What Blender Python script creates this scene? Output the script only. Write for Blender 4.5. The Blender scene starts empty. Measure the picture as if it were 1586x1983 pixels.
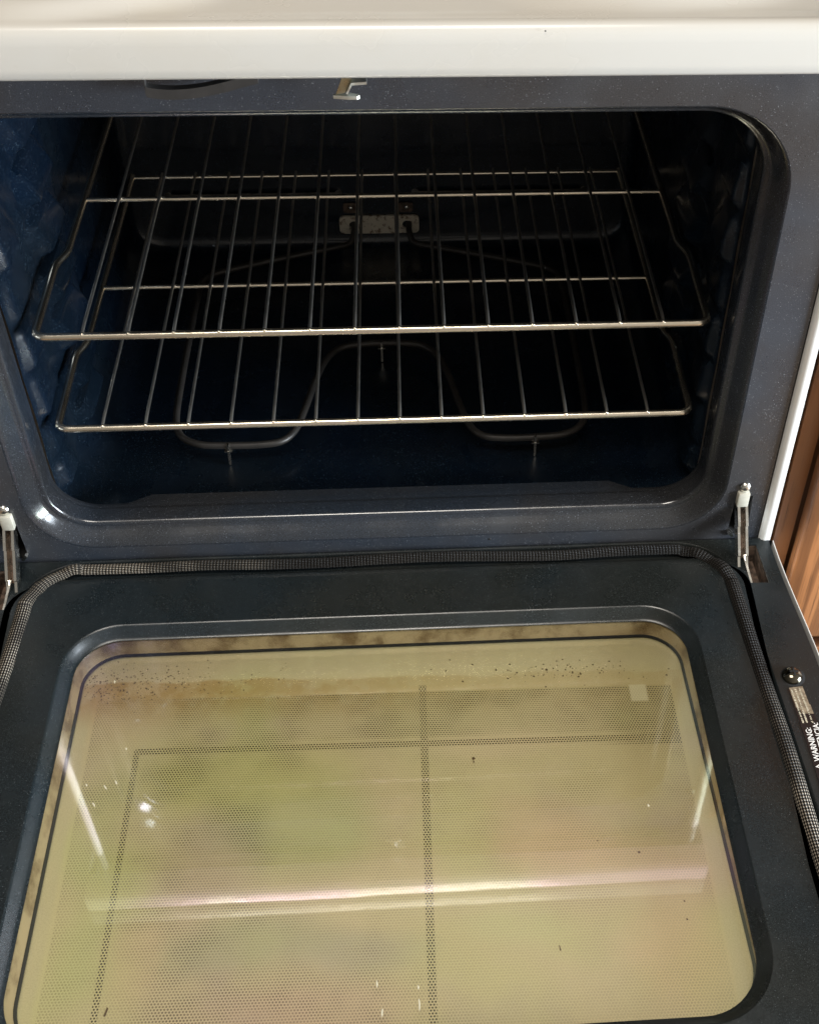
import bpy, bmesh, math, random
from mathutils import Vector, Matrix
from mathutils.geometry import tessellate_polygon
random.seed(7)
S = bpy.context.scene
COL = S.collection
R = math.radians

# ------------------------------------------------------------------ camera
cd = bpy.data.cameras.new("camera"); cam = bpy.data.objects.new("camera", cd); COL.objects.link(cam)
rt = Vector((0.9973394, -0.0687771, 0.02416278)); up = Vector((0.03032541, 0.69285482, 0.72043915)); fw = Vector((0.06629101, 0.7177896, -0.6930971))
m = Matrix((rt, up, -fw)).transposed().to_4x4(); m.translation = Vector((0.0319737, -0.87695, 0.93758))
cam.matrix_world = m
cd.sensor_fit = 'VERTICAL'; cd.sensor_height = 24.0; cd.sensor_width = 24.0
cd.lens = 24.0 * 2427.0 / 1983.0
cd.shift_x = -169.69 / 1983.0; cd.shift_y = -58.63 / 1983.0
cd.clip_start = 0.01; cd.clip_end = 100
S.camera = cam

# ------------------------------------------------------------------ world and lamps (indoor close-up: soft room light, window to the right)
w = bpy.data.worlds.new("World"); S.world = w; w.use_nodes = True
nt = w.node_tree; nt.nodes.clear()
bg = nt.nodes.new('ShaderNodeBackground'); wo = nt.nodes.new('ShaderNodeOutputWorld')
# even room light, brighter towards the window wall on the right than towards the left
tc = nt.nodes.new('ShaderNodeTexCoord'); sx_ = nt.nodes.new('ShaderNodeSeparateXYZ'); mr = nt.nodes.new('ShaderNodeMapRange'); mr.interpolation_type = 'SMOOTHSTEP'
nt.links.new(tc.outputs['Generated'], sx_.inputs[0]); nt.links.new(sx_.outputs[0], mr.inputs[0])
mr.inputs[1].default_value = -1.; mr.inputs[2].default_value = .9; mr.inputs[3].default_value = .10; mr.inputs[4].default_value = .50
bg.inputs[0].default_value = (1.0, 0.93, 0.83, 1); my = nt.nodes.new('ShaderNodeMapRange'); my.interpolation_type = 'SMOOTHSTEP'; nt.links.new(sx_.outputs[1], my.inputs[0])   # the wall behind the stove is dimmer than the open room
my.inputs[1].default_value = -.8; my.inputs[2].default_value = .7; my.inputs[3].default_value = .88; my.inputs[4].default_value = .42
mm_ = nt.nodes.new('ShaderNodeMath'); mm_.operation = 'MULTIPLY'; nt.links.new(mr.outputs[0], mm_.inputs[0]); nt.links.new(my.outputs[0], mm_.inputs[1]); nt.links.new(mm_.outputs[0], bg.inputs[1])
nt.links.new(bg.outputs[0], wo.inputs[0])
def lamp(name, loc, target, sx, sy, power, col):
    l = bpy.data.lights.new(name, 'AREA'); l.shape = 'RECTANGLE'; l.size = sx; l.size_y = sy; l.energy = power; l.color = col
    o = bpy.data.objects.new(name, l); COL.objects.link(o); o.location = loc
    o.rotation_euler = (Vector(target) - Vector(loc)).to_track_quat('-Z', 'Y').to_euler(); return o
lamp('window_light', (2.6, -1.00, 0.45), (-0.3, 0.10, 0.25), 1.1, 0.9, 185, (0.80, 0.90, 1.0))
lamp('ceiling_light', (-0.1, -0.72, 2.45), (0.0, -0.3, 0.1), 1.0, 0.6, 37, (1.0, 0.93, 0.84))
S.view_settings.view_transform = 'Standard'; S.view_settings.look = 'None'
S.view_settings.exposure = 0.40; S.view_settings.gamma = 1.0
S.render.engine = 'CYCLES'

# ------------------------------------------------------------------ materials
class N:
    def __init__(s, name):
        s.m = bpy.data.materials.new(name); s.m.use_nodes = True; s.t = s.m.node_tree; s.t.nodes.clear()
        s.out = s.t.nodes.new('ShaderNodeOutputMaterial')
    def n(s, typ, **k):
        x = s.t.nodes.new(typ)
        for a, v in k.items(): setattr(x, a, v)
        return x
    def put(s, inp, v):
        if isinstance(v, bpy.types.NodeSocket): s.t.links.new(v, inp)
        elif v is not None: inp.default_value = v
    def math(s, op, a, b=None, c=None, clamp=False):
        x = s.n('ShaderNodeMath', operation=op, use_clamp=clamp); s.put(x.inputs[0], a)
        if b is not None: s.put(x.inputs[1], b)
        if c is not None: s.put(x.inputs[2], c)
        return x.outputs[0]
    def mix(s, f, a, b):
        x = s.n('ShaderNodeMix', data_type='RGBA'); s.put(x.inputs['Factor'], f)
        s.put(x.inputs[6], a); s.put(x.inputs[7], b); return x.outputs[2]
    def coord(s, which='Object'): return s.n('ShaderNodeTexCoord').outputs[which]
    def noise(s, v, scale, detail=3, rough=.55, out=0):
        x = s.n('ShaderNodeTexNoise'); s.put(x.inputs['Vector'], v); x.inputs['Scale'].default_value = scale
        x.inputs['Detail'].default_value = detail; x.inputs['Roughness'].default_value = rough; return x.outputs[out]
    def vor(s, v, scale, out='Distance'):
        x = s.n('ShaderNodeTexVoronoi'); s.put(x.inputs['Vector'], v); x.inputs['Scale'].default_value = scale; return x.outputs[out]
    def ramp(s, f, a, b, lo=0., hi=1.):
        x = s.n('ShaderNodeMapRange', interpolation_type='SMOOTHSTEP'); s.put(x.inputs[0], f)
        x.inputs[1].default_value = a; x.inputs[2].default_value = b; x.inputs[3].default_value = lo; x.inputs[4].default_value = hi; return x.outputs[0]
    def bump(s, h, strength, dist):
        x = s.n('ShaderNodeBump'); x.inputs['Strength'].default_value = strength; x.inputs['Distance'].default_value = dist; s.put(x.inputs['Height'], h); return x.outputs[0]
    def scale(s, v, xyz):
        x = s.n('ShaderNodeMapping'); s.put(x.inputs[0], v); x.inputs['Scale'].default_value = xyz; return x.outputs[0]
    def bsdf(s, col, rough=.5, metal=0., normal=None, **k):
        b = s.n('ShaderNodeBsdfPrincipled'); s.put(b.inputs['Base Color'], col); s.put(b.inputs['Roughness'], rough); s.put(b.inputs['Metallic'], metal)
        if normal is not None: s.put(b.inputs['Normal'], normal)
        for a, v in k.items(): s.put(b.inputs[a.replace('_', ' ')], v)
        s.t.links.new(b.outputs[0], s.out.inputs[0]); return b

def enamel(name, base, speck, rough, spk=.5, dens=.93, spec=.5):
    a = N(name); v = a.coord()
    cell = a.vor(v, 1150.0, 'Color'); sep = a.n('ShaderNodeSeparateColor'); a.put(sep.inputs[0], cell)
    d = a.vor(v, 1150.0); near = a.ramp(d, .28, .5, 1, 0)
    pick = a.ramp(sep.outputs[0], dens, 1.0); f = a.math('MULTIPLY', near, pick)
    patch = a.ramp(a.noise(v, 9.0, 3), .35, .7, .45, 1.0); f = a.math('MULTIPLY', a.math('MULTIPLY', f, patch), spk)
    n2 = a.noise(v, 1100.0, 2, .7); c = a.mix(a.ramp(n2, .3, .75), tuple(x * .55 for x in base) + (1,), tuple(x * 1.6 for x in base) + (1,))
    tint = a.mix(a.ramp(a.noise(v, 5.5, 3), .38, .62), (.85, .98, 1.14, 1), (1.10, 1.0, .92, 1)); mm = a.n('ShaderNodeMix', data_type='RGBA', blend_type='MULTIPLY'); mm.inputs[0].default_value = 1.; a.put(mm.inputs[6], c); a.put(mm.inputs[7], tint); c = mm.outputs[2]
    c = a.mix(f, c, speck + (1,))
    smear = a.noise(a.scale(v, (1, 1, 1)), 14.0, 5, .6)
    rr = a.ramp(smear, .3, .75, rough * .75, rough * 1.5)
    hgt = a.math('ADD', a.math('MULTIPLY', a.noise(v, 45.0, 2), 1.0), a.math('MULTIPLY', a.noise(v, 500.0, 2), .12))
    a.bsdf(c, rr, 0, a.bump(hgt, .30, .0005), Specular_IOR_Level=spec); return a.m
M_NAVY = enamel('navy_speckled_enamel', (.029, .031, .035), (.62, .64, .66), .30, .42, .93, .75)
M_RIM = enamel('rim_speckled_enamel', (.0165, .0185, .0215), (.42, .46, .52), .20, .35, .95, .75)
M_DOOR = enamel('door_speckled_enamel', (.0112, .0140, .0140), (.30, .33, .34), .27, .3)  # the frame's enamel, darkened: the weaker light from above put into its colour
M_CAV = enamel('cavity_blue_enamel', (.0028, .0064, .0118), (.16, .25, .34), .24, .5, .91, .6)
def white(name, col, rough=.22, soil=.5):
    a = N(name); v = a.coord(); n1 = a.noise(v, 11., 4); n2 = a.noise(v, 160., 3)
    c = a.mix(a.math('MULTIPLY', a.ramp(n1, .4, .8), soil), col + (1,), tuple(x * y for x, y in zip(col, (.93, .9, .84))) + (1,))
    c = a.mix(a.math('MULTIPLY', a.ramp(n2, .68, .8), .12), c, (.4, .34, .26, 1))
    a.bsdf(c, a.ramp(n1, .3, .7, rough * .8, rough * 1.4), 0, a.bump(a.noise(v, 22., 1), .10, .0004)); return a.m
M_WHITE = white('white_porcelain', (.47, .45, .41))
M_TRIM = white('white_painted_trim', (.68, .67, .64), .35, .8)
def metal(name, col, rough, dirt=.3, dcol=(.18, .12, .06), bmp=.15, var=(.7, 1.9)):
    a = N(name); v = a.coord(); n1 = a.noise(v, 90., 4, .65)
    c = a.mix(a.math('MULTIPLY', a.ramp(n1, .5, .75), dirt), col + (1,), dcol + (1,))
    a.bsdf(c, a.ramp(n1, .3, .8, rough * var[0], rough * var[1]), 1.0, a.bump(n1, bmp, .0003)); return a.m
M_CHROME = metal('rack_chrome', (.88, .79, .64), .25, .0, bmp=.0, var=(.95, 1.1))
M_WIRE = metal('rack_wire_chrome', (.70, .66, .59), .36, .0, bmp=.0, var=(.95, 1.1))
M_STEEL = metal('hinge_steel', (.78, .76, .7), .2, .3)
M_LATCH = metal('latch_steel', (.62, .62, .56), .42, .1)
a = N('element_sheath'); v = a.coord(); n1 = a.noise(v, 40., 4)
a.bsdf(a.mix(n1, (.016, .0145, .013, 1), (.065, .057, .05, 1)), .45, .35, a.bump(a.noise(v, 300., 3), .2, .0004)); M_ELEM = a.m
a = N('rust_spotted_plate'); v = a.coord(); n1 = a.ramp(a.noise(v, 130., 4, .7), .5, .66)
a.bsdf(a.mix(n1, (.62, .56, .45, 1), (.14, .07, .03, 1)), a.ramp(n1, 0, 1, .35, .8), .3, a.bump(n1, .3, .0005)); M_PLATE = a.m
a = N('rusty_tab'); v = a.coord(); a.bsdf(a.mix(a.ramp(a.noise(v, 150., 4), .4, .6), (.045, .03, .02, 1), (.13, .085, .06, 1)), .7, .2); M_RUST = a.m
a = N('black_satin'); v = a.coord(); a.bsdf(a.mix(a.noise(v, 80., 3), (.022, .021, .020, 1), (.045, .042, .04, 1)), .38); M_BLACK = a.m
a = N('dark_hollow'); a.bsdf((.006, .006, .006, 1), .8); M_VOID = a.m
a = N('cream_nylon'); v = a.coord(); a.bsdf(a.mix(a.noise(v, 200., 3), (.50, .48, .41, 1), (.34, .32, .25, 1)), .35); M_CREAM = a.m
a = N('glossy_black_label'); a.bsdf((.012, .011, .012, 1), .13); M_LABEL = a.m
a = N('print_white'); a.bsdf((.72, .70, .66, 1), .4); M_PRINT = a.m
a = N('print_worn'); v = a.coord(); a.bsdf(a.mix(a.ramp(a.noise(v, 900., 2), .4, .6), (.3, .27, .2, 1), (.62, .56, .42, 1)), .35); M_WORN = a.m
a = N('painted_label_sheen'); v = a.coord(); a.bsdf(a.mix(a.ramp(a.noise(v, 300., 3), .4, .6), (.16, .125, .085, 1), (.26, .21, .145, 1)), .3); M_STRIP = a.m
a = N('baked_grease'); v = a.coord(); a.bsdf(a.mix(a.noise(v, 500., 2), (.04, .02, .008, 1), (.16, .09, .03, 1)), .65); M_GREASE = a.m
a = N('glint_and_smear_pale'); a.bsdf((.58, .54, .40, 1), .4); M_GLINT_SMEAR = a.m

# braided fibreglass rope: uv.x runs round the rope, uv.y along it (metres)
a = N('braided_gasket'); uv = a.n('ShaderNodeUVMap').outputs[0]; sp = a.n('ShaderNodeSeparateXYZ'); a.put(sp.inputs[0], uv)
def sw(x): return a.math('SINE', x)
u6 = a.math('MULTIPLY', sp.outputs[0], 2 * math.pi * 4.5); vv = a.math('MULTIPLY', sp.outputs[1], 2 * math.pi / .0062)
h1 = sw(a.math('ADD', u6, vv)); h2 = sw(a.math('SUBTRACT', u6, vv))
h = a.math('ADD', a.math('MULTIPLY', h1, h2), a.math('MULTIPLY', sw(a.math('MULTIPLY', u6, 2.0)), .55)); hh = a.ramp(h, -.1, 1.1)
wn = a.noise(a.coord(), 9., 3); gs = a.n('ShaderNodeSeparateXYZ'); a.put(gs.inputs[0], a.coord())
lighter = a.math('MAXIMUM', a.ramp(gs.outputs[0], -.22, -.06, 1, .0), a.ramp(gs.outputs[1], -.30, -.17, 1, .0))   # darker along the middle and right of the hinge side
f = a.math('MULTIPLY', a.math('MULTIPLY', hh, a.ramp(wn, .40, .60, .30, 1.3)), a.math('ADD', a.math('MULTIPLY', lighter, .94), .06))
col = a.mix(f, (.006, .005, .004, 1), (.38, .33, .26, 1))
a.bsdf(col, .6, .1, a.bump(h, .8, .0012), Specular_IOR_Level=.25); M_GASK = a.m

# clear heat-reflecting pane: coated glass, stronger mirror than plain glass
a = N('coated_window_glass'); v = a.coord()
tr = a.n('ShaderNodeBsdfTransparent'); tr.inputs[0].default_value = (.985, .985, .95, 1)
gl = a.n('ShaderNodeBsdfGlossy'); gy = a.n('ShaderNodeSeparateXYZ'); a.put(gy.inputs[0], v); a.put(gl.inputs['Roughness'], a.ramp(a.math('ADD', gy.outputs[1], a.math('MULTIPLY', a.noise(v, 12., 3), .08)), -.26, -.10, .018, .13)); rsock = gl.inputs['Roughness'].links[0].from_socket; a.put(gl.inputs['Roughness'], a.math('MAXIMUM', rsock, a.ramp(a.math('ABSOLUTE', gy.outputs[0]), .20, .27, .018, .04)))   # greasy film towards the hinge side
n1 = a.noise(v, 4.5, 2, .5); n2 = a.noise(a.scale(v, (1, 1.7, 1)), 6.2, 2)
c = a.mix(a.ramp(n1, .42, .56), (1.0, .76, 1.0, 1), (.92, 1.0, .74, 1)); c = a.mix(a.ramp(n2, .5, .62), c, (1., .97, .93, 1))
a.put(gl.inputs[0], c); a.put(gl.inputs['Normal'], a.bump(a.noise(v, 7., 2), .03, .004))
fr = a.n('ShaderNodeFresnel'); fr.inputs[0].default_value = 1.5
fac = a.math('ADD', a.math('MULTIPLY', fr.outputs[0], 1.35), .17)
mx = a.n('ShaderNodeMixShader'); a.put(mx.inputs[0], fac); a.put(mx.inputs[1], tr.outputs[0]); a.put(mx.inputs[2], gl.outputs[0])
a.t.links.new(mx.outputs[0], a.out.inputs[0]); M_GLASS = a.m

# spacer ring of the window, tan metal
a = N('window_spacer_tan'); v = a.coord(); n1 = a.noise(v, 28., 5, .65)
a.bsdf(a.mix(a.ramp(n1, .42, .68), (.50, .39, .22, 1), (.20, .13, .06, 1)), .3); M_SPACER = a.m

# printed dot screen on tan coated pane
a = N('dotted_heat_screen'); v = a.coord(); sp = a.n('ShaderNodeSeparateXYZ'); a.put(sp.inputs[0], v); X, Y = sp.outputs[0], sp.outputs[1]
Yr = a.math('ADD', Y, a.math('MULTIPLY', X, .017))
A = .00262; B = A * 1.732
def lattice(ox, oy):
    fx = a.math('MULTIPLY', a.math('SUBTRACT', a.math('FRACT', a.math('ADD', a.math('DIVIDE', X, A), ox + 100)), .5), A)
    fy = a.math('MULTIPLY', a.math('SUBTRACT', a.math('FRACT', a.math('ADD', a.math('DIVIDE', Yr, B), oy + 100)), .5), B)
    return a.math('SQRT', a.math('ADD', a.math('MULTIPLY', fx, fx), a.math('MULTIPLY', fy, fy)))
dist = a.math('MINIMUM', lattice(0, 0), lattice(.5, .5)); dot = a.ramp(dist, .0006, .0011, 1, 0)
def band(c, x0, hw, soft=.0006): return a.ramp(a.math('ABSOLUTE', a.math('SUBTRACT', c, x0)), hw - soft, hw + soft, 1, 0)
def gt(c, x, s=.0008): return a.ramp(c, x - s, x + s)
def lt(c, x, s=.0008): return a.ramp(c, x - s, x + s, 1, 0)
MUL = lambda p, q: a.math('MULTIPLY', p, q)
MAX = lambda p, q: a.math('MAXIMUM', p, q)
inmesh = MUL(MUL(gt(X, -.268), lt(X, .2705)), lt(Yr, -.157))
l1 = MUL(band(X, .0343, .0036), lt(Yr, -.150)); l2 = MUL(band(X, -.2243, .0028), lt(Yr, -.2130)); l3 = MUL(MUL(band(Yr, -.2158, .0037), gt(X, -.2250)), lt(X, .2705))
cn = a.math('MULTIPLY', MUL(a.ramp(a.math('ADD', X, a.math('MULTIPLY', Yr, -.55)), .27, .385), gt(Yr, -.2235)), inmesh)
noi = a.noise(v, 7.5, 3); noj = a.noise(a.scale(v, (1, 1.3, 1)), 19., 2)
con = a.math('ADD', MUL(a.ramp(noi, .40, .62, .40, .80), a.ramp(noj, .3, .7, .5, 1.0)), 0.0)
topleft = MUL(gt(Yr, -.21, .004), MUL(gt(X, -.12, .06), a.ramp(noj, .35, .65, .45, .85)))
con = MUL(MAX(con, topleft), inmesh); strong = MAX(MAX(l1, l2), MAX(l3, cn))
con = MAX(con, MUL(strong, .93))
# base colour: tan with the coating's greenish, mauve and orange sheen painted in as colour
b1 = a.noise(a.scale(v, (1, 1.2, 1)), 5.2, 2, .45); b2 = a.noise(v, 8.3, 3); b3 = a.noise(a.scale(v, (.7, 1.8, 1)), 3.7, 1)
base = a.mix(a.ramp(b1, .52, .72), (.77, .71, .45, 1), (.68, .74, .36, 1))
base = a.mix(MUL(a.ramp(b2, .52, .68), .7), base, (.72, .63, .49, 1))
base = a.mix(MUL(a.ramp(b3, .5, .62), .6), base, (.80, .63, .42, 1))
# soft patches: iridescent sheen and tinted reflections of the glass, painted into the colour
wx_ = a.math('ADD', X, MUL(a.math('SUBTRACT', b2, .5), .06)); wy_ = a.math('ADD', Y, MUL(a.math('SUBTRACT', b1, .5), .05))
for (cx_, cy_, rx_, ry_, cc, am) in ((-.075, -.300, .070, .060, (.56, .68, .32), .50), (-.135, -.245, .110, .045, (.66, .68, .30), .65), (-.150, -.330, .050, .055, (.66, .58, .42), .6), (-.110, -.405, .085, .026, (.54, .61, .36), .55), (-.02, -.415, .060, .020, (.55, .60, .42), .5),
        (-.045, -.458, .120, .020, (.82, .63, .49), .42), (-.205, -.400, .030, .050, (.86, .68, .43), .32), (.060, -.305, .045, .040, (.78, .82, .42), .5), (.090, -.225, .08, .02, (.90, .78, .56), .5), (.150, -.330, .06, .03, (.94, .76, .52), .45), (.235, -.420, .05, .06, (.94, .76, .48), .6), (.10, -.395, .05, .02, (.76, .80, .46), .5)):
    ex = a.math('DIVIDE', a.math('SUBTRACT', wx_, cx_), rx_); ey = a.math('DIVIDE', a.math('SUBTRACT', wy_, cy_), ry_)
    dd = a.math('SQRT', a.math('ADD', MUL(ex, ex), MUL(ey, ey))); base = a.mix(a.ramp(dd, .35, 1.25, am, 0), base, cc + (1,))
edge = MAX(gt(Yr, -.137, .012), MAX(gt(X, .272, .004), lt(X, -.272, .004)))
base = a.mix(MUL(edge, .65), base, (.72, .68, .47, 1))
# baked-on brown deposit below the top edge
stn = a.noise(v, 55., 5, .7); sedge = a.math('ADD', Yr, MUL(a.noise(a.scale(v, (1, .2, 1)), 13., 3), .022))
depo = MUL(lt(sedge, -.1275, .0018), a.ramp(sedge, -.185, -.14)); depo = MUL(depo, a.ramp(stn, .3, .6, .4, 1.)); depo = MUL(depo, a.ramp(X, -.27, .18, 1.0, .28))
base = a.mix(MUL(depo, .85), base, (.52, .35, .12, 1))
grn = a.noise(v, 800., 2, .6); base = a.mix(a.ramp(grn, .3, .75, 0, .22), base, (.25, .2, .08, 1))
pale = MUL(band(X, .2388, .0082, .0012), band(Yr, -.1655, .0095, .0012)); base = a.mix(MUL(pale, .6), base, (.97, .96, .74, 1)); con = MUL(con, a.math('SUBTRACT', 1., MUL(pale, .75)))  # pale square: a light reflection painted into the screen colour
lightdot = MUL(MUL(gt(X, .06, .16), lt(Yr, -.26, .1)), MUL(inmesh, a.ramp(noj, .3, .65, .1, .55)))
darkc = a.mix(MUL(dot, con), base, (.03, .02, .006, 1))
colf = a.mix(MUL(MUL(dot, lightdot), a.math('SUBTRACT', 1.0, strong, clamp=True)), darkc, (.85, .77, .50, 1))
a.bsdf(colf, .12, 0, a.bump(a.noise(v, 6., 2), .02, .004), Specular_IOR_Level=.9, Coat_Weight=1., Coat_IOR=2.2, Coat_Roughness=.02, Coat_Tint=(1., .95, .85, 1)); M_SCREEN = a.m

def wood(name, c0, c1, c2, axis_scale, rough=.38):
    a = N(name); v = a.coord(); s_ = a.scale(v, axis_scale)
    dis = a.noise(s_, 5., 4, .6); wv = a.n('ShaderNodeTexWave', wave_type='BANDS', bands_direction='X'); a.put(wv.inputs[0], s_)
    wv.inputs['Scale'].default_value = 9.; wv.inputs['Distortion'].default_value = 9.; wv.inputs['Detail'].default_value = 4.; wv.inputs['Detail Scale'].default_value = 1.6
    pore = a.noise(a.scale(v, tuple(x * q for x, q in zip(axis_scale, (1, 1, .35)))), 260., 3, .7)
    c = a.mix(dis, c0 + (1,), c1 + (1,)); c = a.mix(MUL2(a, a.ramp(wv.outputs[0], .45, .95), .75), c, c2 + (1,))
    c = a.mix(a.ramp(pore, .52, .72, 0, .65), c, tuple(x * .35 for x in c2) + (1,))
    a.bsdf(c, rough, 0, a.bump(pore, .25, .0006)); return a.m
def MUL2(a, p, q): return a.math('MULTIPLY', p, q)
M_WOOD = wood('oak_door_wood', (.25, .095, .032), (.37, .16, .06), (.11, .04, .013), (1.5, 1, .10))
M_WOOD2 = wood('oak_frame_wood', (.13, .05, .018), (.21, .085, .03), (.06, .022, .009), (1, 1, .10))
M_WOODH = wood('oak_rail_wood', (.20, .08, .03), (.30, .13, .05), (.09, .032, .012), (.1, 1, 1.6))
a = N('floor_vinyl'); v = a.coord(); a.bsdf(a.mix(a.noise(v, 4., 5), (.20, .13, .08, 1), (.30, .2, .12, 1)), .45); M_FLOOR = a.m

# ------------------------------------------------------------------ mesh helpers
def mk(name, verts, faces, mat, parent=None, uvs=None, smooth=True, angle=35, link=True):
    me = bpy.data.meshes.new(name); me.from_pydata([tuple(v) for v in verts], [], faces); me.validate(); me.update()
    bm = bmesh.new(); bm.from_mesh(me); bmesh.ops.recalc_face_normals(bm, faces=bm.faces[:]); bm.to_mesh(me); bm.free()
    if uvs:
        ul = me.uv_layers.new(name='UVMap')
        for l in me.loops: ul.data[l.index].uv = uvs[l.vertex_index]
    me.materials.append(mat)
    if smooth:
        for p in me.polygons: p.use_smooth = True
        me.set_sharp_from_angle(angle=R(angle))
    o = bpy.data.objects.new(name, me); COL.objects.link(o)
    if parent: o.parent = parent
    return o
class MB:
    def __init__(s): s.v = []; s.f = []
    def add(s, v, f):
        k = len(s.v); s.v += [tuple(x) for x in v]; s.f += [tuple(i + k for i in q) for q in f]; return s
    def box(s, x0, x1, y0, y1, z0, z1):
        return s.add([(x, y, z) for x in (x0, x1) for y in (y0, y1) for z in (z0, z1)], [(0, 1, 3, 2), (4, 6, 7, 5), (0, 4, 5, 1), (2, 3, 7, 6), (0, 2, 6, 4), (1, 5, 7, 3)])
    def bbox(s, x0, x1, y0, y1, z0, z1, b=.001):      # box with chamfered edges
        bm = bmesh.new(); bmesh.ops.create_cube(bm, size=1)
        for v in bm.verts: v.co = Vector(((x0 + x1) / 2 + v.co.x * (x1 - x0), (y0 + y1) / 2 + v.co.y * (y1 - y0), (z0 + z1) / 2 + v.co.z * (z1 - z0)))
        bmesh.ops.bevel(bm, geom=bm.edges[:], offset=b, segments=2, affect='EDGES', profile=.5)
        bm.verts.index_update(); s.add([v.co[:] for v in bm.verts], [tuple(v.index for v in f.verts) for f in bm.faces]); bm.free(); return s
    def bar(s, p, q, wx, wz, side=Vector((1, 0, 0))):  # straight bar of rectangular section from p to q
        p, q = Vector(p), Vector(q); d = (q - p).normalized(); a_ = (side - d * side.dot(d)).normalized(); b_ = d.cross(a_)
        vs = [c + a_ * i * wx / 2 + b_ * j * wz / 2 for c in (p, q) for i, j in ((-1, -1), (1, -1), (1, 1), (-1, 1))]
        return s.add(vs, [(0, 1, 2, 3), (7, 6, 5, 4), (0, 4, 5, 1), (1, 5, 6, 2), (2, 6, 7, 3), (3, 7, 4, 0)])
    def loft(s, loops, closed=True, cap0=False, cap1=False):
        n = len(loops[0]); v = [p for L in loops for p in L]; f = []
        for i in range(len(loops) - 1):
            for j in range(n if closed else n - 1):
                k = (j + 1) % n; f.append((i * n + j, i * n + k, (i + 1) * n + k, (i + 1) * n + j))
        if cap0: f.append(tuple(range(n))[::-1])
        if cap1: f.append(tuple((len(loops) - 1) * n + j for j in range(n)))
        return s.add(v, f)
    def sheet(s, outer, holes=()):                      # flat sheet with holes, any plane
        loops = [[Vector(p) for p in outer]] + [[Vector(p) for p in h] for h in holes]
        t = tessellate_polygon(loops); flat = [p for L in loops for p in L]; return s.add(flat, [tuple(q) for q in t])
    def build(s, name, mat, parent=None, **k): return mk(name, s.v, s.f, mat, parent, **k)
def rr(x0, x1, y0, y1, r, nc=9, ne=1):
    """rounded rectangle as (x,y) list, counter-clockwise, constant count"""
    if not hasattr(r, '__len__'): r = (r,) * 4
    cs = [(x1 - r[0], y0 + r[0], -90, r[0]), (x1 - r[1], y1 - r[1], 0, r[1]), (x0 + r[2], y1 - r[2], 90, r[2]), (x0 + r[3], y0 + r[3], 180, r[3])]
    arcs = [[(cx + q * math.cos(R(a0 + 90 * i / nc)), cy + q * math.sin(R(a0 + 90 * i / nc))) for i in range(nc + 1)] for cx, cy, a0, q in cs]
    out = []
    for k in range(4):
        out += arcs[k]; p, q = arcs[k][-1], arcs[(k + 1) % 4][0]
        for i in range(1, ne): out.append((p[0] + (q[0] - p[0]) * i / ne, p[1] + (q[1] - p[1]) * i / ne))
    return out
def catmull(pts, n=6, closed=False):
    P = [Vector(p) for p in pts]; out = []; L = len(P)
    for i in range(L if closed else L - 1):
        g = (lambda k: P[k % L]) if closed else (lambda k: P[max(0, min(L - 1, k))])
        p0, p1, p2, p3 = g(i - 1), g(i), g(i + 1), g(i + 2)
        for j in range(n):
            t = j / n; out.append(.5 * ((2 * p1) + (p2 - p0) * t + (2 * p0 - 5 * p1 + 4 * p2 - p3) * t * t + (3 * p1 - p0 - 3 * p2 + p3) * t ** 3))
    if not closed: out.append(P[-1])
    return out
def fillet(pts, rad, n=5):
    """polyline with rounded corners"""
    P = [Vector(p) for p in pts]; out = [P[0]]
    for i in range(1, len(P) - 1):
        r_ = rad[i] if hasattr(rad, '__len__') else rad
        a_ = P[i] + (P[i - 1] - P[i]).normalized() * r_; b_ = P[i] + (P[i + 1] - P[i]).normalized() * r_
        for j in range(n + 1):
            t = j / n; out.append(a_ * (1 - t) ** 2 + P[i] * 2 * t * (1 - t) + b_ * t * t)
    return out + [P[-1]]
def tube(path, r, n=8, closed=False, flat=None, caps=True, uplane=None):
    P = [Vector(p) for p in path]; L = len(P); rings = []; uv = []; acc = 0
    T = [(P[(i + 1) % L] - P[i - 1]) if closed else (P[min(i + 1, L - 1)] - P[max(i - 1, 0)]) for i in range(L)]
    nv = uplane or Vector((0, 0, 1)); 
    if abs(T[0].normalized().dot(nv)) > .9: nv = Vector((1, 0, 0))
    for i in range(L):
        t = T[i].normalized(); nv = (nv - t * nv.dot(t)).normalized() if not uplane else (uplane - t * uplane.dot(t)).normalized(); b = t.cross(nv)
        ri = r(i / (L - 1)) if callable(r) else r; fw_, fh = flat or (1, 1)
        if i: acc += (P[i] - P[i - 1]).length
        for j in range(n):
            an = 2 * math.pi * j / n; rings.append(P[i] + nv * (math.sin(an) * ri * fh) + b * (math.cos(an) * ri * fw_)); uv.append((abs(1 - 2 * j / n), acc))
    f = []
    for i in range(L if closed else L - 1):
        for j in range(n):
            a_, b_ = i * n, ((i + 1) % L) * n; k = (j + 1) % n; f.append((a_ + j, a_ + k, b_ + k, b_ + j))
    if not closed and caps: f.append(tuple(range(n))); f.append(tuple((L - 1) * n + j for j in range(n)))
    return rings, f, uv
def tube_obj(name, path, r, mat, parent=None, **k):
    v, f, u = tube(path, r, **k); return mk(name, v, f, mat, parent, uvs=u, angle=60)
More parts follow.
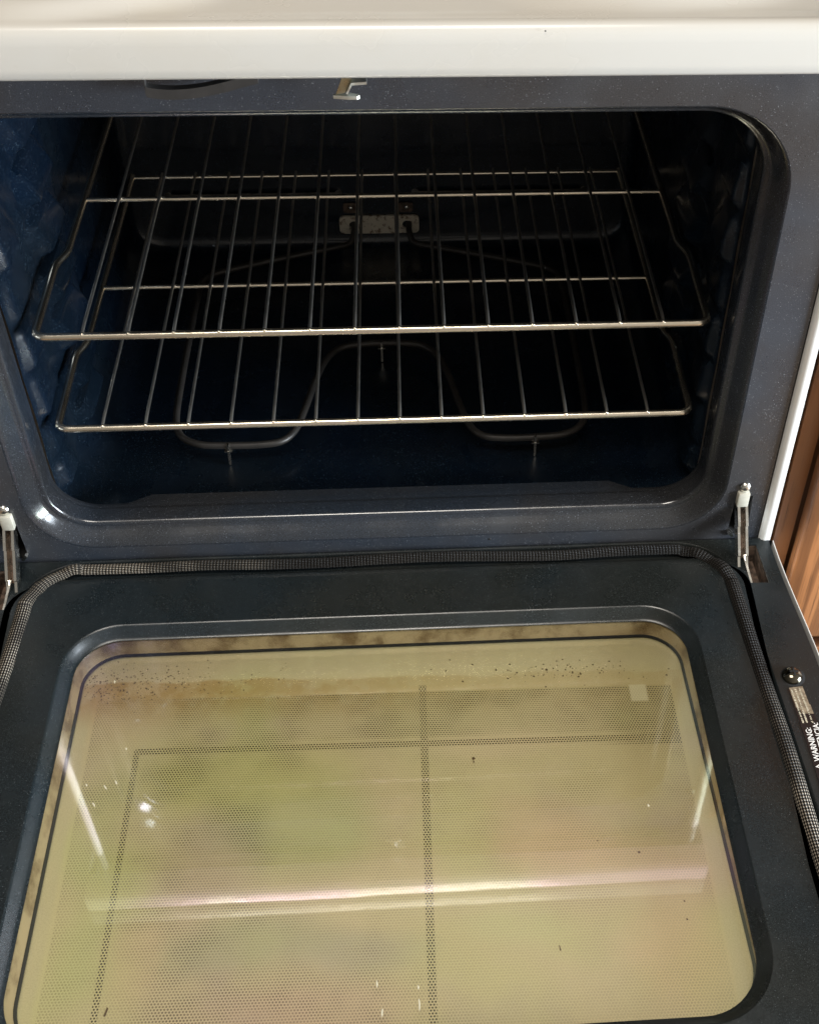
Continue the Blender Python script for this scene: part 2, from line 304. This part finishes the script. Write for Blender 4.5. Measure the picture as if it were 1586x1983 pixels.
def dome(c, rad, h, axis='z', seg=14, rings=5):
    """screw-head like dome, axis points outwards"""
    v = []; f = []
    for i in range(rings):
        t = i / rings * math.pi / 2
        for j in range(seg):
            an = 2 * math.pi * j / seg; a_, b_, c_ = rad * math.cos(t) * math.cos(an), rad * math.cos(t) * math.sin(an), h * math.sin(t)
            v.append((a_, b_, c_))
    v.append((0, 0, h))
    for i in range(rings - 1):
        for j in range(seg): k = (j + 1) % seg; f.append((i * seg + j, i * seg + k, (i + 1) * seg + k, (i + 1) * seg + j))
    for j in range(seg): f.append(((rings - 1) * seg + j, (rings - 1) * seg + (j + 1) % seg, rings * seg))
    f.append(tuple(range(seg))[::-1])
    C = Vector(c)
    if axis == 'z': return [C + Vector(p) for p in v], f
    return [C + Vector((p[0], -p[2], p[1])) for p in v], f     # towards -y
def empty(name, loc, label, cat, group=None):
    o = bpy.data.objects.new(name, None); COL.objects.link(o); o.location = loc; o.empty_display_size = .05
    o['label'] = label; o['category'] = cat
    if group: o['group'] = group
    return o
def part_empty(name, parent):
    o = bpy.data.objects.new(name, None); COL.objects.link(o); o.parent = parent; o.empty_display_size = .03; return o

# ------------------------------------------------------------------ STOVE body
stove = empty('stove', (0, 0, 0), 'white kitchen stove with navy speckled oven standing open, door lowered', 'stove')
# front frame: navy sheet with the oven opening and two hinge slots
OX, OZ0, OZ1 = .3435, .0160, .4840
RAD = (.062, .078, .078, .062)
def orr(d, y, ne=24, nc=12): return [(x, y, z) for x, z in rr(-OX + d, OX - d, OZ0 + d, OZ1 - d * .62, [max(.012, q - d) for q in RAD], nc, ne)]
def slotf(s): return [(s * .3525, 0, .009), (s * .3545, 0, .060), (s * .3715, 0, .060), (s * .3735, 0, .0055), (s * .3650, 0, .0055)]
mb = MB(); FW = .3855
o_ = [(-FW, 0, -.004), (FW, 0, -.004), (FW, 0, .5650), (-FW, 0, .5650)]
mb.sheet(o_, [orr(0, 0, 1), slotf(1), slotf(-1)])
# rolled bottom lip and edges
mb.loft([[(-FW, 0, -.004), (FW, 0, -.004)], [(-FW, .003, -.007), (FW, .003, -.007)], [(-FW, .03, -.008), (FW, .03, -.008)]], closed=False)
front = mb.build('front_frame', M_NAVY, stove)
# rolled rim round the opening
prof = [(0, 0), (.0010, .0001), (.0022, .0006), (.0040, .0018), (.0090, .0080), (.0128, .0122), (.0142, .0138), (.0165, .0146), (.0188, .0150), (.0204, .0162), (.0209, .0188), (.0209, .0330), (.0205, .0352), (.0197, .0362), (.0190, .0376), (.0192, .0395)]
mb = MB(); mb.loft([orr(d, y) for d, y in prof] +
    [[(x, .0395 + k * (.006 + (.012 if (z < .06 and abs(x) < .254) else 0)), z - k * .003) for x, y, z in orr(.0190, 0)] for k in (.5, 1.)] +
    [[(x, .0455 + (.012 if (z < .06 and abs(x) < .254) else 0) + .001, z - .012) if z < .06 else (x * 1.01, .048, z) for x, y, z in orr(.0165, 0)]])
mb.build('opening_rim', M_RIM, stove, angle=50)

# cavity with embossed rack guides
def sm(a_, b_, t): t = max(0., min(1., (t - a_) / (b_ - a_))); return t * t * (3 - 2 * t)
PITCH = .055
def guide(y, z):
    k = (z - .1312 + .0045) / PITCH; t = k - math.floor(k); va = .75 + .3 * math.sin(math.floor(k) * 2.3)
    if z < .035 or z > .44: return 0
    L = sm(.13, .2, t) * (1 - .45 * sm(.35, 1.0, t)) * (1 - sm(.93, 1.0, t))
    rear = sm(.150, .172, y + .10 * (t - .5) * .25) * (1 - sm(.252, .262, y + .030 * t))
    frnt = sm(.055, .066, y) * (1 - sm(.095, .125, y + .045 * (t - .5)))
    base = .0045 * sm(.05, .07, y) * (1 - sm(.265, .285, y))
    return base + .0125 * L * max(rear, .6 * va * frnt) + .0008 * math.sin(y * 60 + z * 34)
CX, CZ0, CZ1, CR = .3255, .0030, .4780, .040
def cav(y, d=0, r=CR):
    out = []
    for x, z in rr(-CX + d, CX - d, CZ0 + d, CZ1 - d, r, 7, 96):
        g = guide(y, z) if abs(x) > CX - d - .003 else 0
        out.append((x - math.copysign(g, x), y, z))
    return out
ys = [.052 + i * .0035 for i in range(70)] + [.30 + i * .02 for i in range(12)]
mb = MB(); loops = [cav(y) for y in ys] + [cav(.535, .002, .040), cav(.545, .006, .036), cav(.549, .012, .03), cav(.55, .02, .025)]
mb.loft(loops, cap1=True)
cavity = mb.build('oven_cavity', M_CAV, stove, angle=50)
# long raised beads on the back wall, element plate and rusty tabs
for s, x0, x1 in ((1, -.269, -.052), (1, .044, .264)):
    v, f, u = tube(fillet([(x0, .5515, .0845), (x0 + .004, .543, .0845), (x1 - .004, .543, .0845), (x1, .5515, .0845)], .003), .0042, 8); mk('wall_bead', v, f, metal('bead_enamel', (.75, .68, .6), .4, .3) if x0 < 0 else bpy.data.materials['bead_enamel'], stove)
def plate(outer, y, th, mat, name, parent, holes=()):
    mb = MB(); mb.sheet([(x, y, z) for x, z in outer], [[(x, y, z) for x, z in h] for h in holes]); mb.loft([[(x, y, z) for x, z in outer], [(x, y + th, z) for x, z in outer]])
    for h in holes: mb.loft([[(x, y, z) for x, z in h], [(x, y + th, z) for x, z in h]])
    return mb.build(name, mat, parent)
elem = part_empty('bake_element', stove)
def circ(cx, cz, r, n=14): return [(cx + r * math.cos(2 * math.pi * i / n), cz + r * math.sin(2 * math.pi * i / n)) for i in range(n)]
plate(rr(-.0545, .0490, .0250, .0515, .006, 5), .546, .003, M_PLATE, 'mounting_plate', elem, [circ(-.036, .038, .0058), circ(.033, .038, .0058)])
for x in (-.0395, .0325):
    plate(rr(x - .009, x + .009, .0560, .0700, .003, 4), .547, .002, M_RUST, 'rusty_tab', elem)
    v, f = dome((x + .001, .546, .0640), .0028, .002, 'y'); mk('screw', v, f, M_STEEL, elem)
EZ = .0275
half = [(-.036, .548, .040), (-.036, .532, .036), (-.042, .520, EZ), (-.065, .5095, EZ), (-.130, .487, EZ), (-.195, .463, EZ), (-.217, .448, EZ), (-.224, .425, EZ), (-.226, .330, EZ), (-.2265, .235, EZ), (-.225, .180, EZ), (-.217, .152, EZ), (-.197, .1375, EZ), (-.165, .134, EZ), (-.130, .134, EZ), (-.108, .139, EZ), (-.095, .156, EZ), (-.086, .190, EZ), (-.075, .245, EZ), (-.064, .280, EZ), (-.048, .300, EZ), (-.020, .3065, EZ)]
path = half + [(0, .307, EZ)] + [(-x, y, z) for x, y, z in half[::-1]]
tube_obj('heating_rod', catmull(path, 5), .0040, M_ELEM, elem, n=10)
for x, y in ((-.165, .1315), (.165, .1315), (-.001, .3045)):
    MB().bar((x, y, EZ + .004), (x, y - .001, .004), .0022, .0045).bar((x - .004, y, EZ - .0045), (x + .004, y, EZ - .0045), .0012, .006, Vector((0, 0, 1))).build('support_foot', M_STEEL, elem)

# cooktop with burner wells, rolled front edge
cook = part_empty('cooktop', stove)
wells = [(-.214, .118, .152), (.208, .128, .150)]
def ctz(x, y):
    z = .5755 - .0035 * sm(-.052, -.030, y)
    for cx, cy, r_ in wells:
        d = math.hypot(x - cx, y - cy); z += .0120 * math.exp(-((d - r_) / .015) ** 2) - .019 * (1 - sm(r_ - .050, r_ - .004, d))
    return z
CW = .4020
xs = [-CW + 2 * CW * i / 160 for i in range(161)]; yv = [-.052 + .004 * i for i in range(45)] + [.14 + .02 * i for i in range(25)]
edge = [(-.030, .5395), (-.055, .5395), (-.0635, .5400), (-.0655, .5425), (-.0658, .5480), (-.0655, .5640), (-.0648, .5705), (-.0625, .5748), (-.0590, .5768), (-.0550, .5770)]
mb = MB(); mb.loft([[(x, y, z) for x in xs] for y, z in edge] + [[(x, y, ctz(x, y)) for x in xs] for y in yv], closed=False)
mb.add([(s * CW, y, z) for s in (-1, 1) for y, z in edge + [(.62, .5755), (.62, .5395)]], [tuple(range(12)), tuple(range(12, 24))])
mb.build('cooktop_sheet', M_WHITE, cook, angle=60)
for cx, cy, r_ in wells:
    mbp = MB(); L = []
    for rr_, z in ((r_ - .078, .556), (r_ - .081, .5595), (r_ - .085, .5595), (r_ - .089, .556), (r_ - .105, .549), (.02, .547)):
        L.append([(cx + rr_ * math.cos(2 * math.pi * i / 48), cy + rr_ * math.sin(2 * math.pi * i / 48), z) for i in range(48)])
    mbp.loft(L, cap1=True); mbp.build('drip_bowl', M_STEEL, cook)
    sp_ = [(cx + (.010 + .044 * t / 3.25) * math.cos(2 * math.pi * t), cy + (.010 + .044 * t / 3.25) * math.sin(2 * math.pi * t), .5640) for t in [i / 22 for i in range(73)]]
    tube_obj('burner_coil', sp_, .0042, M_BLACK, cook, n=8, flat=(1, .6))
# back guard, sides and drawer
MB().bbox(-CW, CW, .605, .66, .5395, .76, .008).build('control_panel', M_WHITE, stove)
for s in (-1, 1):
    x0, x1 = sorted((s * .3860, s * .4015))
    mb = MB(); pr = [(.3872, .004), (.3876, -.0015), (.3890, -.0045), (.3925, -.0060), (.3965, -.0052), (.3995, -.0020), (.4010, .003), (.4012, .012), (.4012, .60)]
    mb.loft([[(s * x, y, z) for x, y in pr] for z in (-.33, -.008, .5385)], closed=False); mb.build('side_panel', M_TRIM, stove, angle=60)
    # thin black seam between side panel and frame
    MB().box(*sorted((s * .3846, s * .3880)), .0015, .010, -.008, .5385).build('seam_strip', M_VOID, stove)
MB().bbox(-.398, .398, -.03, .02, -.32, -.085, .006).build('drawer_front', M_TRIM, stove)
MB().box(-.382, .382, .0605, .0685, -.30, -.010).build('lower_bulkhead', M_VOID, stove)

# latch hook and dark curved lip hanging under the cooktop
lat = part_empty('door_latch', stove)
def at(px, py, y):      # where a measured line of sight from the tripod position meets the upright plane at depth y
    d = fw + rt * ((px - 962.69) / 2427.0) - up * ((py - 932.87) / 2427.0); c0 = Vector((0.0319737, -0.87695, 0.93758)); return c0 + d * ((y - c0.y) / d.y)
LY = -.022
def ribbon(pts, wd, th, mat, name, parent, y=LY):
    P = [at(a_, b_, y) for a_, b_ in pts]; mb = MB()
    for p, q in zip(P[:-1], P[1:]): mb.bar(p, q, wd, th, Vector((0, 1, 0)))
    return mb.build(name, mat, parent, smooth=False)
mb = MB(); stem = [at(*p, LY) for p in ((664, 146), (684, 146), (668, 180), (650, 184))]
mb.sheet(stem); mb.sheet([p + Vector((0, .002, 0)) for p in stem]); mb.loft([stem, [p + Vector((0, .002, 0)) for p in stem]]); mb.build('latch_stem', metal('latch_shade', (.5, .48, .36), .3, .2), lat, smooth=False)
foot = [at(*p, LY) for p in ((645, 184), (652, 180), (668, 179), (694, 183), (697, 188), (692, 192), (676, 192), (646, 188))]
z0 = sum(p.z for p in foot) / 8
top = [Vector((p.x, LY + .0045 * (p.z - z0) / .004, z0 + .001)) for p in foot]
mb = MB(); mb.loft([top, [p - Vector((0, 0, .0026)) for p in top]], cap0=True, cap1=True); mb.build('latch_foot', M_LATCH, lat)
ribbon([(672, 176), (681, 157)], .010, .0014, M_LATCH, 'latch_web', lat); ribbon([(680, 157), (710, 155)], .010, .0020, M_LATCH, 'latch_arm', lat)
lp = catmull([at(*p, -.016) for p in ((281, 150), (282, 166), (290, 174), (335, 178), (385, 174), (430, 165), (470, 154), (500, 146))], 6)
v, f, u = tube(lp, .0052, 10, flat=(.55, .55)); 
mb = MB(); ring = []
for p in lp: ring.append([p + Vector(q) for q in ((0, -.004, -.0042), (0, .003, -.0042), (0, .003, .0036), (0, -.004, .0036))])
mb.loft(ring, cap0=True, cap1=True); mb.build('curved_lip', M_BLACK, stove, angle=50)
p = at(1583, 262, -.002); v, f = dome((.3790, 0, p.z), .0068, .006, 'y'); mk('rubber_bumper', v, f, M_BLACK, stove)
v, f = dome(at(948, 1044, 0), .0016, .0006, 'y'); mk('frame_screw', v, f, M_VOID, stove)

v, f = dome(at(1056, 60, -.0655), .0006, .0002, 'y'); mk('enamel_chip', v, f, M_BLACK, cook)
# hinges
for s in (-1, 1):
    hg = part_empty('hinge', stove); X_ = lambda x: s * x
    v, f = dome((X_(.3610), -.0005, .0735), .0057, .0040, 'y', 20, 6); mk('screw', v, f, M_STEEL, hg)
    MB().box(*sorted((X_(.3598), X_(.3622))), -.0049, -.0042, .0731, .0739).build('screw_slot', M_VOID, hg)
    MB().bbox(*sorted((X_(.3545), X_(.3665))), -.006, .012, .0500, .0685, .0015).build('roller_block', M_CREAM, hg)
    mb = MB(); pts = [(.004, .050), (-.012, .030), (-.030, .006), (-.036, -.004)]
    for x in (.3575, .3655):
        for (y0_, z0_), (y1_, z1_) in zip(pts[:-1], pts[1:]): mb.bar((X_(x), y0_, z0_), (X_(x + .0006), y1_, z1_), .0026, .013)
    mb.build('arm_flanges', M_STEEL, hg, smooth=False)
    mb = MB()
    for (y0_, z0_), (y1_, z1_) in zip(pts[:-1], pts[1:]): mb.bar((X_(.3615), y0_ + .003, z0_ - .004), (X_(.3615), y1_ + .003, z1_ - .004), .0062, .002)
    mb.build('arm_web', M_RUST, hg, smooth=False)
    MB().bar((X_(.3635), -.030, .004), (X_(.3690), -.0600, -.0125), .0022, .010).bar((X_(.3690), -.0600, -.0125), (X_(.3690), -.0640, -.016), .0026, .010).build('lower_link', M_STEEL, hg, smooth=False)
    # hollow behind the frame slot
    mb = MB(); sl = [(x, y + .0008, z) for x, y, z in slotf(s)]; mb.loft([sl, [(x, .03, z) for x, y, z in sl]], cap1=True); mb.build('hinge_pocket', M_VOID, hg)
    MB().bar((X_(.3530), -.0015, .012), (X_(.3580), -.0015, .006), .003, .006).build('spring_clip', M_STEEL, hg)

# ------------------------------------------------------------------ OVEN DOOR, lowered
door = part_empty('oven_door', stove)
def dx(y): return .3968 + (.0112 * sm(0, 1, min(1, (-y - .006) / .19)) if y < -.006 else 0)
sidey = [-.0045, -.006, -.01, -.03, -.06, -.09, -.12, -.15, -.18, -.22, -.30, -.45, -.64]
outer = [(-dx(y), y, 0) for y in sidey] + [(-.390, -.655, 0), (.390, -.655, 0)] + [(dx(y), y, 0) for y in sidey[::-1]] + [(.392, -.0020, 0), (-.392, -.0020, 0)]
def gp(off, z, n=10):   # loops following the rope groove: flares towards the handle end
    yt, yb = -.0150 + off, -.565 - off
    base = rr(-.3460, .3460, yb + 0, yt, [.05, .052 + off, .052 + off, .05], n, 10)
    out = []
    for x, y in base:
        k = max(0, (-y - .04)) / .3; out.append((x + math.copysign(off * min(1, abs(x) / .3) + .0118 * min(1.35, k), x) * (1 if abs(x) > .25 else abs(x) / .25), y, z))
    return out
def slotd(s): return [(s * .3625, -.0120, 0), (s * .3655, -.0628, 0), (s * .3838, -.0632, 0), (s * .3818, -.0120, 0)]
WX, WY0, WY1 = .3005, -.4975, -.0868; WR = (.060, .052, .052, .060)
def wr(d, z, dt=None): return [(x + (.0065 * max(0, min(1, (-y - .1) / .36)) if x > .2 and z < -.0125 else 0), y, z) for x, y in rr(-WX + d, WX - d, WY0 + d, WY1 - (d if dt is None else dt), [max(.006, q - d) for q in WR], 12, 10)]
mb = MB(); mb.sheet(outer, [gp(.0115, 0), slotd(1), slotd(-1)])
mb.loft([gp(.0115, 0), gp(.0100, -.0012), gp(.0092, -.0055)]); mb.loft([gp(.0092, -.0055), gp(-.0100, -.0055)])
mb.loft([gp(-.0100, -.0055), gp(-.0112, -.0010), gp(-.0135, .0004), gp(-.0200, .0004)])
mb.sheet(gp(-.0200, .0004), [wr(0, .0004)])
mb.loft([wr(0, .0004), wr(.0010, .0001), wr(.0022, -.0010), wr(.0050, -.0050), wr(.0085, -.0088), wr(.0100, -.0102), wr(.0115, -.0106)])
mb.loft([outer, [(x * 1.001, y, -.0015) for x, y, z in outer], [(x * .998, y, -.030) for x, y, z in outer]])
mb.build('door_liner', M_DOOR, door, angle=45)
for s in (-1, 1):
    sl = slotd(s); sl = [(x, y, -.0008) for x, y, z in sl]; mb = MB(); mb.loft([sl, [(x, y, -.024) for x, y, z in sl]], cap1=True); mb.build('hinge_slot', M_RUST, door)
# white outer skin of the door, seen as a thin bright edge beside the liner
oo = [(-dx(y) - .0042, y, 0) for y in sidey] + [(-.394, -.660, 0), (.394, -.660, 0)] + [(dx(y) + .0042, y, 0) for y in sidey[::-1]]
def off(L, d, z): return [(x + math.copysign(d, x), y, z) for x, y, _ in L]
mb = MB(); mb.loft([off(oo, -.0016, -.034), off(oo, -.0016, -.0030), off(oo, -.0012, -.0018), off(oo, -.0004, -.0018), off(oo, .0002, -.0032), off(oo, .0004, -.038), off(oo, -.006, -.048)], cap1=True)
mb.build('outer_skin', M_TRIM, door, angle=50)
# rope gasket
gl_ = gp(0, .0008)
gpth = catmull([(x + .0006 * math.sin(i * .9), y + (.0011 * math.sin(x * 55) + .0009 * math.sin(x * 21 + 1) if y > -.03 else 0), .0005 + .0012 * math.sin(i * 1.7)) for i, (x, y, z) in enumerate(gl_)], 5, True)
tube_obj('rope_gasket', gpth, lambda t: (.0070 if gpth[min(len(gpth) - 1, round(t * (len(gpth) - 1)))][1] < -.035 else .0061), M_GASK, door, n=20, closed=True, flat=(1.03, .62), uplane=Vector((0, 0, 1)))
# window: glass, tan spacer, black seal, dotted screen pane
win = door
mb = MB(); g0 = wr(.0108, -.0112); mb.sheet(g0); mb.build('inner_glass', M_GLASS, win, smooth=False)
mb = MB(); mb.loft([wr(.0100, -.0125), wr(.0112, -.0140), wr(.0138, -.0265), wr(.0146, -.0276)]); mb.build('window_spacer', M_SPACER, win)
mb = MB(); mb.loft([wr(.0144, -.0272), wr(.0152, -.0270), wr(.0166, -.0276), wr(.0170, -.0284)]); mb.build('window_seal', M_VOID, win)
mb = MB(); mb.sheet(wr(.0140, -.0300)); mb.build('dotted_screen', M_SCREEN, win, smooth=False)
def zat(px, py, z):
    d = fw + rt * ((px - 962.69) / 2427.0) - up * ((py - 932.87) / 2427.0); c0 = Vector((0.0319737, -0.87695, 0.93758)); return c0 + d * ((z - c0.z) / d.z)
def blob(mb, c, r_, el=1., an=0., n=6):
    pts = []
    for i in range(n):
        t = 2 * math.pi * i / n; q = r_ * random.uniform(.7, 1.2); u_, v_ = q * math.cos(t), q * el * math.sin(t)
        pts.append((c.x + u_ * math.cos(an) - v_ * math.sin(an), c.y + u_ * math.sin(an) + v_ * math.cos(an), c.z))
    mb.add(pts + [(c.x, c.y, c.z + r_ * .35)], [(i, (i + 1) % n, n) for i in range(n)])
mb = MB(); GZ = -.0298
for i in range(95):
    x = random.gauss(1080, 110); y = random.gauss(1303, 11) - (x - 1000) * .02; blob(mb, zat(x, y, GZ), random.uniform(.0003, .0011))
for i in range(260):
    x = 165 + abs(random.gauss(0, 150)); y = random.gauss(1322, 20) - (x - 250) * .03; blob(mb, zat(x, y, GZ), random.uniform(.0004, .0009))
for x, y, q in ((1237, 1650, 1.4), (1157, 1628, .8), (917, 1469, 1.7), (1290, 1307, 1.2), (1058, 1297, 1.4), (1085, 1838, .8), (1120, 1310, 1.1), (1325, 1745, .9), (1330, 1780, 1.)): blob(mb, zat(x, y, GZ), .001 * q)
blob(mb, zat(206, 1960, GZ), .0010, 4.5, -.25, 8); blob(mb, zat(917, 1475, GZ), .0006, 3.2, .1, 8); blob(mb, zat(1084, 1836, GZ), .0005, 6, .1, 8)
o = mb.build('grease_specks', M_GREASE, win); o['kind'] = 'stuff'
mb = MB()
for x, y, q, an in ((225, 1515, 3.2, .5), (205, 1525, 4.5, .6), (182, 1558, 4, .6), (245, 1450, 2.2, .3), (168, 1520, 2, .5), (730, 1905, 5, .05), (740, 1960, 5, -.1), (812, 1945, 8, .02), (810, 1912, 3, .05), (223, 1320, 2.5, .0), (1255, 1560, 2.5, .3)): blob(mb, zat(x, y, -.0109), .0007, q, an, 8)
o = mb.build('glint_smears', M_GLINT_SMEAR, win); o['kind'] = 'stuff'  # light reflections on the glass painted as pale streaks, plus small smears

# screw, black label and its lettering on the right border of the liner
def lbl(x, y): return Vector((x, y, .0008))
mb = MB(); mb.sheet([(x, y, .0006) for x, y in ((.3715, -.195), (.3860, -.1935), (.3955, -.30), (.3975, -.37), (.3760, -.37), (.3745, -.255))]); mb.build('warning_label', M_LABEL, door)
v, f = dome((.3795, -.1800, -.0006), .0135, .0012, 'z', 28, 3); mk('screw_recess', v, f, M_VOID, door)
v, f = dome((.3790, -.1800, 0), .0100, .0075, 'z', 24, 7); mk('door_screw', v, f, metal('door_screw_steel', (.16, .145, .11), .16, .5), door)
mb = MB(); mb.bar((.3755, -.1800, .0077), (.3835, -.1800, .0077), .0016, .0008, Vector((0, 1, 0))); mb.bar((.3795, -.1840, .0077), (.3795, -.1760, .0077), .0016, .0009); mb.build('screw_cross', M_VOID, door)
def text(body, x, y, size, name, bold=.02, sx=1.):
    c = bpy.data.curves.new(name, 'FONT'); c.body = body; c.size = size; c.offset = bold * size; c.resolution_u = 2; c.extrude = .00008
    t = bpy.data.objects.new(name, c); COL.objects.link(t); dg = bpy.context.evaluated_depsgraph_get(); me = bpy.data.meshes.new_from_object(t.evaluated_get(dg)); bpy.data.objects.remove(t)
    xs_ = [v_.co.x for v_ in me.vertices]; x1_ = max(xs_)
    for v_ in me.vertices: v_.co = Vector((x - v_.co.y, y + (v_.co.x - x1_) * sx, .0009 + v_.co.z))
    me.materials.clear(); me.materials.append(M_PRINT); o = bpy.data.objects.new(name, me); COL.objects.link(o); o.parent = door; return x1_ * sx
ln = text('WARNING:', .3818, -.2385, .0076, 'warning_text', .016, .92)
text('ADVERTENCIA:', .3895, -.2335, .0076, 'warning_text', .016, .92)
yy = -.2385 - ln - .0022
mb = MB(); mb.sheet([(.3818, yy, .0010), (.3818, yy - .0066, .0010), (.3758, yy - .0033, .0010)], [[(.3808, yy - .0018, .0010), (.3808, yy - .0048, .0010), (.3778, yy - .0033, .0010)]]); mb.build('warning_triangle', M_PRINT, door, smooth=False)
mb = MB(); mb.sheet([(x, y, .0008) for x, y in ((.3728, -.1935), (.3858, -.1925), (.3872, -.2130), (.3880, -.2132), (.3886, -.2235), (.3775, -.2225), (.3772, -.2170), (.3740, -.2165))]); mb.build('label_sheen', M_STRIP, door, smooth=False)  # tan reflection on the glossy label, painted as a flat strip
mb = MB()
for col_, (x0, y0_, x1, y1_) in enumerate(((.3745, -.1965, .3765, -.2340), (.3782, -.1960, .3800, -.2330), (.3822, -.1950, .3850, -.2335))):
    t = 0
    while t < 1:
        c = Vector((x0 + (x1 - x0) * t, y0_ + (y1_ - y0_) * t, .0010)); hw = random.uniform(.0006, .0011)
        mb.add([(c.x - hw, c.y - .0004, c.z), (c.x + hw, c.y - .0004 - random.uniform(-.0003, .0003), c.z), (c.x + hw * random.uniform(.4, 1), c.y + .0004, c.z), (c.x - hw * random.uniform(.3, 1), c.y + .0004, c.z)], [(0, 1, 2, 3)])
        t += random.choice((.022, .026, .03, .05))
o = mb.build('small_print', M_WORN, door, smooth=False); o['kind'] = 'stuff'

# ------------------------------------------------------------------ RACKS
PW = .0406; RY0, RD = .0493, .4634
def make_rack(z, label, ox=0.):
    k = empty('oven_rack', (ox, RY0, z), label, 'oven rack', 'chromed wire racks in the oven')
    def P(x, y, dz=0): return (x, y, dz)
    H = .3055; yb = RD
    path = [P(-.3005, yb + .004, 0), P(-.3005, .240), P(-.3020, .150), P(-.3020, .128, .0005), P(-.3085, .116, -.001), P(-.3075, .02), P(-.3060, 0), P(-.2960, 0), P(.2960, 0), P(.3060, 0), P(.3075, .02), P(.3085, .116, -.001), P(.3020, .128, .0005), P(.3020, .150), P(.3005, .240), P(.3005, yb + .004, 0)]
    path = [P(-.3005, yb + .004, 0), P(-.3010, .135, .0), P(-.3090, .116, -.0005), P(-.3070, -.0005, 0), P(.3070, -.0005, 0), P(.3090, .116, -.0005), P(.3010, .135), P(.3005, yb + .004)]
    tube_obj('outer_rod', fillet(path, [0, .008, .008, .012, .012, .008, .008, 0], 6), .0036, M_CHROME, k, n=12)
    for y, r_ in ((RD / 2, .0026), (RD, .0026)):
        tube_obj('cross_rod', [P(-.3005, y), P(.3005, y)], r_, M_CHROME, k, n=10)
    w0 = None
    for i in range(14):
        x = (i - 6.5) * PW
        if w0 is None:
            wp = [(0, -.0012, .0022), (0, .0030, .0034), (0, .012, .0043), (0, RD / 2, .0043), (0, RD - .001, .0043), (0, RD + .003, .0040)]
            w0 = tube_obj('wire', wp, .00165, M_WIRE, k, n=8); w0.location.x = x; wo_ = w0
            # flattened weld bead at the front end
            v, f = dome((0, -.0006, .0018), .0026, .0026, 'z', 10, 4); b0 = mk('weld', v, f, M_CHROME, wo_)
        else:
            wo_ = w0.copy(); COL.objects.link(wo_); wo_.parent = k; wo_.location.x = x
            b = b0.copy(); COL.objects.link(b); b.parent = wo_
    return k
def copy_rack(src, z, label, ox):
    r_ = src.copy(); COL.objects.link(r_); r_.location = (ox, RY0, z); r_['label'] = label
    for ch in list(src.children):
        c = ch.copy(); COL.objects.link(c); c.parent = r_
        for g in list(ch.children): d = g.copy(); COL.objects.link(d); d.parent = c
    return r_
rack = make_rack(.1312, 'lower chromed wire oven rack just above the heating element', 0.)
copy_rack(rack, .2410, 'upper chromed wire oven rack, nearer the top of the oven opening', .0029)

# ------------------------------------------------------------------ CABINET on the right and floor
cab = empty('kitchen_cabinet', (.6, .3, -.33), 'brown oak kitchen cabinet standing right beside the white stove side', 'cabinet')
def cbox(name, mat, x0, x1, y0, y1, z0, z1, b=.002):
    o = MB().bbox(x0, x1, y0, y1, z0, z1, b).build(name, mat, cab); o.matrix_parent_inverse = Matrix.Translation((-.6, -.3, .33)); return o
cbox('carcass', M_WOOD2, .4050, 1.0, .022, .60, -.33, .53)
cbox('face_stile', M_WOOD2, .4045, .4235, .002, .022, -.33, .53, .001)
cbox('face_rail', M_WOODH, .4240, 1.0, .003, .0215, -.215, -.158, .001)
cd_ = part_empty('cabinet_door', cab); cd_.matrix_parent_inverse = Matrix.Translation((-.6, -.3, .33))
def dbox(name, mat, x0, x1, y0, y1, z0, z1, b=.003): return MB().bbox(x0, x1, y0, y1, z0, z1, b).build(name, mat, cd_)
dbox('door_stile', M_WOOD, .4265, .4800, -.016, .002, -.1500, .52)
dbox('door_rail', M_WOODH, .4804, .80, -.0155, .0018, -.1500, -.095)
dbox('door_panel', M_WOOD, .4802, .80, -.0085, .0015, -.0950, .46, .006)
dbox('door_stile', M_WOOD, .8004, .855, -.016, .002, -.1500, .52)
dw = cbox('drawer_face', M_WOODH, .4280, .855, -.014, .0025, -.325, -.172, .004)
fl = MB().sheet([(-3, -3, -.33), (3, -3, -.33), (3, 2, -.33), (-3, 2, -.33)]).build('floor', M_FLOOR); fl['kind'] = 'structure'
